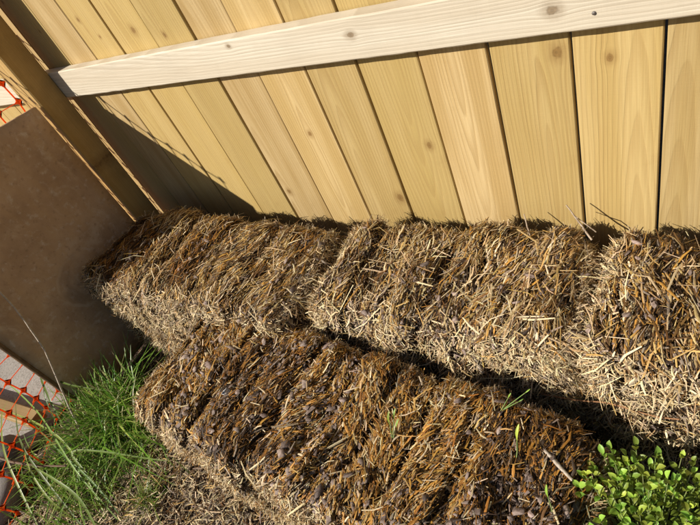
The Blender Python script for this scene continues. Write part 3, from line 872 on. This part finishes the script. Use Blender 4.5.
# ------------------------------------------------------------------ leafy plant at lower right and seedlings
def leaf_mesh(seed, narrow=1.0):
    r = random.Random(seed)
    V = []; F = []; K = 6
    for i in range(K + 1):
        t = i / K
        w = (0.10 + 0.90 * max(0.0, math.sin(t ** 1.35 * math.pi * 0.97)) ** 0.75) * 0.27 * narrow if 0 < i < K else 0.03
        z = 0.10 * math.sin(t * 2.6) - 0.12 * t * t + r.uniform(-.01, .01)
        V += [(-w, t, z + w * .6), (0, t, z), (w, t, z + w * .6)]
    for i in range(K):
        for j in (0, 1): F.append((i * 3 + j, i * 3 + j + 1, i * 3 + j + 4, i * 3 + j + 3))
    me = mesh_np('leaf', np.array(V), np.array(F), smooth=True); me.materials.append(M['leaf'])
    return me
LEAVES = [leaf_mesh(s) for s in range(4)]
def put_leaf(parent, pos, d, up, size, mesh):
    y = Vector(d).normalized(); x = y.cross(Vector(up)).normalized(); z = x.cross(y)
    o = link('leaf', mesh, None, parent)
    o.matrix_local = Matrix.Translation(Vector(pos)) @ Matrix((x, y, z)).transposed().to_4x4() @ Matrix.Diagonal((size, size, size, 1))
    return o
base = np.array([-0.015, -0.552, 0.0])
sh = empty('leafy_plant', tuple(base))
tag(sh, 'bright green bushy plant with small spoon shaped leaves at the lower right corner', 'plant')
rl = random.Random(12)
todo = []
for i in range(135):
    a = rl.uniform(0, 6.283); rad = math.sqrt(rl.random())
    h = 0.36 - 0.075 * rad * rad + rl.uniform(-.06, .03)
    tip = np.array([math.cos(a) * rad * 0.135, math.sin(a) * rad * 0.105, h])
    b0 = tip * np.array([0.3, 0.3, 0.0])
    mid = b0 * .35 + tip * .65 + np.array([0, 0, 0.02])
    pts = [b0, b0 * .7 + mid * .3 + np.array([0, 0, .03]), mid, tip]
    link('stem', tube_mesh('stem', np.array(pts), [0.0018, 0.0016, 0.0013, 0.0008], 4), M['stem'], sh)
    for j in range(rl.choice((5, 6, 7))):
        pos = mid + (tip - mid) * (1 - 0.36 * (j // 2))
        aa = j * math.pi + (j // 2) * 1.5 + a + rl.uniform(-.4, .4)
        el = 0.95 - 0.25 * (j // 2) + rl.uniform(-.25, .25)
        d = (math.cos(aa) * math.cos(el), math.sin(aa) * math.cos(el), math.sin(el))
        todo.append((pos, d, (rl.uniform(-.3, .3), rl.uniform(-.3, .3), 1), rl.uniform(0.0125, 0.0205), rl.randrange(4)))
todo.sort(key=lambda t: -(t[0][2] - 0.35 * t[0][1] - 0.25 * t[0][0]))
for t in todo[:298]: put_leaf(sh, t[0], t[1], t[2], t[3], LEAVES[t[4]])
RV = []; RF = []; ro = 0                                        # the inner leaves, too many to pick apart
for pos, d, up, size, k in todo[298:]:
    y = Vector(d).normalized(); x = y.cross(Vector(up)).normalized(); z = x.cross(y)
    lm = LEAVES[k]; co = np.zeros(len(lm.vertices) * 3); lm.vertices.foreach_get('co', co)
    RV.append(co.reshape(-1, 3) @ np.array([x, y, z]) * size + pos)
    RF.append(np.array([tuple(p.vertices) for p in lm.polygons]) + ro); ro += len(lm.vertices)
tag(link('foliage', mesh_np('foliage', np.concatenate(RV), np.concatenate(RF), smooth=True), M['leaf'], sh), kind='stuff')

def seedling(label, root, tips, sizes):
    e = empty('seedling', tuple(root)); tag(e, label, 'seedling', 'seedlings sprouting from the front bale')
    root = np.array(root)
    for tp, s in zip(tips, sizes):
        tp = np.array(tp) - root
        link('stem', tube_mesh('stem', np.array([tp * 0, tp * .4 + np.array([.002, 0, .004]), tp]), [0.0013, 0.0011, 0.0008], 5), M['stem'], e)
        put_leaf(e, tp, (tp + np.array([.002, .0, .006])), (-.2, -1, .6), s, NARROW)
NARROW = leaf_mesh(31, 0.34)
zt = 0.35
a = on(FRONT, 392, 442, 0.0); zt = float(a[2])
seedling('two leaved green seedling near the middle of the front bale', a, [pix(394, 420, 2, zt + .035), pix(390, 425, 2, zt + .03), pix(396, 428, 2, zt + .02)], [0.024, 0.03, 0.02])
a = on(FRONT, 516, 460, 0.0); zt = float(a[2])
seedling('single upright green shoot on the right part of the front bale', a, [pix(517, 440, 2, zt + .03)], [0.03])
a = on(FRONT, 500, 412, 0.0); zt = float(a[2])
seedling('yellowish fern like sprout at the back edge of the front bale', a, [pix(518, 402, 2, zt + .02), pix(508, 398, 2, zt + .03), pix(525, 393, 2, zt + .03)], [0.012, 0.013, 0.012])
a = on(FRONT, 552, 515, 0.0); zt = float(a[2]) + .03
seedling('thin pale green shoot at the bottom edge of the front bale', a, [pix(548, 497, 2, zt)], [0.024])

# ------------------------------------------------------------------ things behind the net
tm = empty('garden_timber', (-2.2, -0.875, 0.004))
tag(tm, 'brown garden timber lying on the concrete behind the netting', 'timber')
o = link('beam', box_mesh('beam', -0.022, 0.022, -0.03, 0.03, -0.9, 0.25, 0.004, nz=8), M['timber'], tm)
o.rotation_euler = (0, math.radians(90), math.radians(6)); o.location = (0, 0, 0.022)
o['knot_a'] = (0.01, 0.0, 0.008); o['knot_b'] = (0.0, -0.6, 0.01); o['knot_c'] = (0.0, -0.3, 0.006)

def stone_mesh(seed):
    r = np.random.default_rng(seed)
    nu, nv = 12, 8; V = []; F = []
    for j in range(nv + 1):
        ph = math.pi * j / nv
        for i in range(nu):
            th = 2 * math.pi * i / nu
            V.append((math.sin(ph) * math.cos(th), math.sin(ph) * math.sin(th), math.cos(ph)))
    V = np.array(V); V = np.sign(V) * np.abs(V) ** 0.75
    V *= (1 + 0.22 * vnoise(V * 1.7 + seed * 3.1, seed))[:, None]
    for j in range(nv):
        for i in range(nu):
            k = (i + 1) % nu; F.append((j * nu + i, j * nu + k, (j + 1) * nu + k, (j + 1) * nu + i))
    return mesh_np('stone', V, np.array(F), smooth=True)
for (px, py, sx, sy, sz, lab) in ((4, 452, .07, .055, .045, 'pale grey stone beside the timber behind the netting'),
                                  (2, 500, .085, .075, .05, 'dark grey stone under the netting at the lower left corner'),
                                  (-14, 470, .06, .06, .04, 'grey stone half cut off by the left edge of the picture')):
    p = pix(px, py, 2, 0.02)
    s = link('stone', stone_mesh(int(px + 40)), M['stone'])
    s.location = (p[0], p[1], sz * 0.55); s.scale = (sx, sy, sz); s.rotation_euler = (0, 0, px)
    tag(s, lab, 'stone', 'stones behind the netting')
